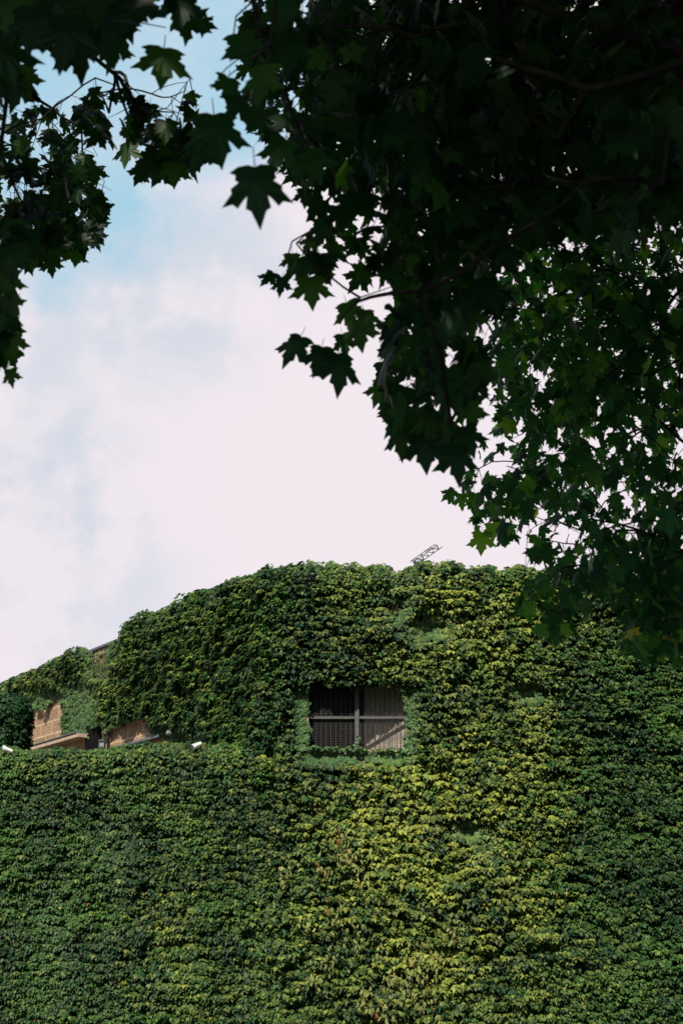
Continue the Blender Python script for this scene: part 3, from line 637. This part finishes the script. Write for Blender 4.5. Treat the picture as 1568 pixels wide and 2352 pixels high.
    for k in range(1, len(arr)):
        p, q = arr[par[k]], arr[k]; r0 = min(rad[par[k]], rad[k]*1.5); ln = np.linalg.norm(q-p)
        if k >= nl and (par[k] in dk or (ln > .35 and cnt[k] < 4)):
            dk.add(k); drop.add(tuple(q)); continue
        if ln > .25:                        # bow long pieces
            m1 = (p+q)/2+rg.normal(0, .07, 3)*ln+np.array([0, 0, .10*ln]); prv = p; rp = r0
            for f in (.25, .5, .75, 1.):
                c = p*(1-f)**2+m1*2*f*(1-f)+q*f*f+(rg.normal(0, .012, 3)*ln if f < 1 else 0); rc = r0+(rad[k]-r0)*f; segs.append((prv, c, rp, rc)); prv = c; rp = rc
        else: segs.append((p, q, r0, rad[k]))
    segs += [w_ for w_ in twseg if tuple(w_[0]) not in drop]
    V, F = tubes(segs); link('branches', np_mesh('branches', V, F, smooth=True), M_BARK, root)
    a, b = np.array(trunk[0], float), fork; sg = []; prev = a; pr = .42
    for k in range(1, 9):
        q = a+(b-a)*k/8+np.array([.08*math.sin(k*1.3), .08*math.cos(k*1.7), 0])*(k < 8); r_ = .42-.24*k/8; sg.append((prev, q, pr, r_)); prev = q; pr = r_
    sg.insert(0, (a-np.array([0, 0, .1]), a+np.array([0, 0, .25]), .60, .43))
    V, F = tubes(sg, 14); link('trunk', np_mesh('trunk', V, F, smooth=True), M_BARK, root)
# near tree over the camera, reaching in along the top and the right centre
PA = [(560, -60), (1640, -60), (1640, 430), (1500, 560), (1250, 530), (1160, 600), (1130, 760), (1105, 900), (1100, 1030), (1060, 1065), (990, 1040), (930, 1000), (880, 930), (870, 880), (885, 800), (890, 700), (870, 655), (800, 640), (750, 600), (720, 500), (740, 450), (690, 430), (660, 370), (600, 330), (555, 260), (540, 100)]
PB = [(700, -60), (1640, -60), (1640, 420), (1300, 540), (1050, 600), (1000, 800), (920, 700), (900, 500), (840, 400), (740, 300)]
PC = [(600, 600), (640, 580), (700, 560), (750, 580), (760, 650), (700, 700), (640, 680)]
holes1 = [(556, 362, 62, 14), (655, 412, 14, 26), (690, 245, 26, 22), (765, 445, 42, 20), (835, 675, 45, 34), (745, 745, 80, 18), (1010, 910, 22, 14), (1050, 985, 12, 16), (940, 880, 22, 10), (1018, 935, 20, 10), (640, 320, 18, 12)]
S1 = [(590, 434, 182, 3.9, 6), (640, 350, 120, 4.6, -20), (500, 310, 170, 4.2, 10), (455, 350, 110, 5, -15), (560, 250, 130, 4.4, 25), (525, 205, 95, 4.6, 0), (600, 190, 140, 4.3, -10), (560, 110, 120, 4.5, 15),
      (660, 120, 150, 4.5, 0), (640, 30, 140, 4.4, 0), (720, 380, 110, 5.2, 20), (700, 450, 60, 6, 0), (735, 530, 85, 6, -10), (780, 500, 90, 6, 10), (710, 560, 60, 6.2, -30),
      (615, 640, 55, 6.6, -40), (645, 655, 60, 6.4, -10), (715, 665, 95, 6, 5), (690, 620, 85, 6.1, 10), (670, 600, 60, 6.3, 0), (735, 610, 70, 6.2, 20),
      (672, 800, 100, 5.8, -30), (780, 850, 120, 5.6, 3), (730, 825, 90, 5.7, -15), (825, 765, 95, 5.8, 5), (800, 720, 80, 6, 10), (845, 735, 70, 6, 20), (790, 790, 70, 5.9, 10),
      (870, 900, 75, 6.6, -20), (905, 950, 80, 6.5, -10), (920, 1010, 95, 6.4, -5), (975, 1030, 110, 6.2, 0), (1050, 1060, 110, 6.0, 8), (1075, 1010, 90, 6.2, 15), (900, 890, 70, 6.6, 0), (990, 980, 100, 6.2, 0), (1080, 950, 90, 6.3, 10), (1060, 900, 100, 6.3, 0)]
tree('broad plane tree overhanging from above with dark lobed leaves filling the top right', ((3.4, -3.5, 0), (3.2, -2.6, 6.0)),
     [[(3.0, 0, 7.6), (2.4, 3, 8.2), tuple(at(1050, -60, 6.)), tuple(at(1090, 160, 7.)), tuple(at(1050, 400, 7.6)), tuple(at(985, 640, 7.6))], [(4, 1, 8.5), (4.2, 5, 9.6), tuple(at(1400, -260, 8.5))], [(0, -2, 8), (-2, 1, 9)], [(1.6, 1.5, 7.2), tuple(at(560, -80, 4.6)), tuple(at(600, 120, 4.7))]],
     [(PA, 5.6, 9.5, 300, .17), (PB, 7.5, 12.5, 450, .165), (PC, 6.0, 6.6, 4, .12)], holes1, S1,
     [((2.5, 0, 11), (8.5, 9, 4.5), 24000, .30), ((3, 7, 12.5), (8, 5, 4.0), 5000, .30)], 51, .78)
# left tree
QA = [(-60, 215), (60, 225), (130, 222), (185, 262), (205, 300), (215, 380), (240, 450), (245, 530), (200, 588), (150, 600), (90, 600), (70, 610), (-60, 590)]
QB = [(175, 215), (240, 200), (330, 235), (440, 225), (490, 255), (500, 320), (480, 390), (420, 402), (320, 402), (262, 372), (250, 325), (190, 310)]
QC = [(-60, -60), (345, -60), (335, 30), (270, 110), (250, 130), (170, 150), (90, 140), (45, 100), (60, 200), (40, 240), (-60, 240)]
QD = [(-60, 580), (20, 600), (30, 680), (30, 850), (-60, 880)]
S3 = [(375, 145, 132, 4.6, 0), (240, 60, 170, 4.2, 5), (255, 110, 120, 4.5, 12), (150, 90, 190, 4.0, -6), (70, 60, 170, 4.1, 0), (190, 30, 160, 4.3, 10), (310, 20, 150, 4.4, -10), (440, 50, 110, 4.7, 60), (415, 20, 130, 4.6, 0), (390, -10, 120, 4.6, 10), (470, 55, 70, 5.2, 70),
      (10, 130, 160, 4.2, 20), (30, 30, 170, 4.2, 0), (130, 20, 160, 4.1, 0), (225, 10, 160, 4.2, 0), (30, 200, 100, 5, 10),
      (25, 700, 85, 5.4, 30), (15, 650, 95, 5.4, 20), (10, 770, 70, 5.6, 30), (5, 820, 75, 5.6, 20), (25, 865, 55, 5.8, 10), (20, 600, 110, 5.4, 10), (0, 720, 100, 5.4, 0),
      (118, 610, 70, 8.5, 10), (80, 590, 75, 8.5, -5), (130, 585, 60, 8.8, 5), (60, 560, 120, 5.6, 0), (20, 540, 110, 5.6, 0), (190, 560, 70, 9, 10), (225, 520, 60, 9, 30), (230, 470, 55, 9.2, 20), (220, 400, 60, 9.4, 0), (175, 590, 55, 9, 0),
      (330, 385, 75, 7.6, -10), (400, 395, 78, 7.5, 3), (290, 350, 80, 7.8, -10), (450, 370, 60, 7.8, 20), (230, 300, 65, 8, -20), (215, 215, 55, 8.6, 0), (265, 225, 45, 8.8, 10), (440, 225, 50, 8.8, 30), (345, 255, 60, 8.4, 0), (470, 300, 90, 6.5, 0), (380, 300, 80, 7.6, 0), (310, 300, 75, 7.8, 0), (420, 320, 85, 7.5, 0)]
tree('plane tree reaching in from the left with hanging leafy twigs against blue sky', ((-7.5, 3.5, 0), (-6.8, 3.6, 6.2)),
     [[(-4.6, 4.4, 7.2), (-3.0, 4.6, 6.2), tuple(at(40, 30, 4.8))], [(-5, 6.5, 7.5), tuple(at(-60, 150, 8.5)), tuple(at(90, 230, 9)), tuple(at(188, 300, 9.2)), tuple(at(190, 350, 9.2))]],
     [(QA, 8.6, 11.5, 92, .155), (QB, 7.2, 9.2, 24, .155), (QC, 4.6, 6.6, 24, .17), (QD, 5.4, 6.4, 10, .17)], [(32, 445, 40, 30), (8, 480, 14, 18), (285, 240, 26, 14), (250, 260, 16, 10), (365, 235, 20, 14)], S3,
     [((-7.5, 3.5, 10), (5, 6, 4), 8000, .30)], 52, .6)
# right tree, further off
RA = [(1140, 560), (1250, 500), (1640, 380), (1640, 1240), (1500, 1262), (1420, 1250), (1330, 1250), (1250, 1290), (1180, 1255), (1120, 1240), (1095, 1262), (1088, 1200), (1030, 1150), (1010, 1130), (1060, 1100), (1100, 1060), (1110, 900), (1090, 830), (1120, 780)]
RB = [(1200, 1240), (1640, 1220), (1640, 1460), (1560, 1500), (1480, 1510), (1440, 1500), (1420, 1400), (1350, 1360), (1345, 1430), (1290, 1470), (1240, 1468), (1215, 1420), (1180, 1395), (1225, 1330)]
RC = [(1180, 900), (1640, 850), (1640, 1100), (1200, 1080)]
RD = [(1140, 560), (1640, 500), (1640, 980), (1150, 980)]
RE = [(1370, 1240), (1640, 1240), (1640, 1530), (1470, 1520), (1430, 1400)]
holes2 = [(1145, 800, 10, 22), (1225, 855, 26, 20), (1260, 1035, 26, 20), (1330, 1075, 16, 12), (1160, 1060, 20, 14), (1545, 690, 18, 30), (1540, 520, 20, 16), (1520, 1190, 14, 22), (1540, 1075, 14, 12), (1255, 870, 22, 12)]
S2 = [(1030, 1135, 45, 11, -50), (1060, 1150, 45, 11, 0), (1090, 1150, 48, 11, 0), (1105, 1245, 62, 11, -5), (1100, 830, 40, 11, -30), (1130, 1220, 50, 11, 0), (1275, 1465, 44, 10, 0), (1300, 1450, 42, 10, 10), (1215, 1400, 40, 10, -30), (1240, 1450, 40, 10, -10), (1250, 1350, 44, 10, 0), (1535, 1200, 75, 8, 5)]
tree('tall plane tree on the right whose drooping branches cross the roofline and ivy wall', ((7.6, 12.5, 0), (7.4, 12.3, 6.0)),
     [[(6.2, 11.5, 9.5), tuple(at(1500, 330, 11)), tuple(at(1506, 420, 11)), tuple(at(1510, 520, 11)), tuple(at(1518, 610, 11))], [(5.2, 12, 7.8), tuple(at(1640, 560, 11.2)), tuple(at(1560, 528, 11)), tuple(at(1512, 498, 11))], [(6, 13, 7.5), tuple(at(1590, 900, 12.5)), tuple(at(1500, 1100, 12.5))], [(6.5, 12, 5.5), tuple(at(1620, 1150, 11.5))]],
     [(RA, 10, 15.5, 235, .15), (RD, 10, 14, 185, .15), (RB, 9.6, 13, 90, .135), (RE, 9.6, 13, 70, .135)], holes2, S2,
     [((7.5, 14, 11), (6.5, 7, 5.5), 7000, .30)], 53, 1.7)
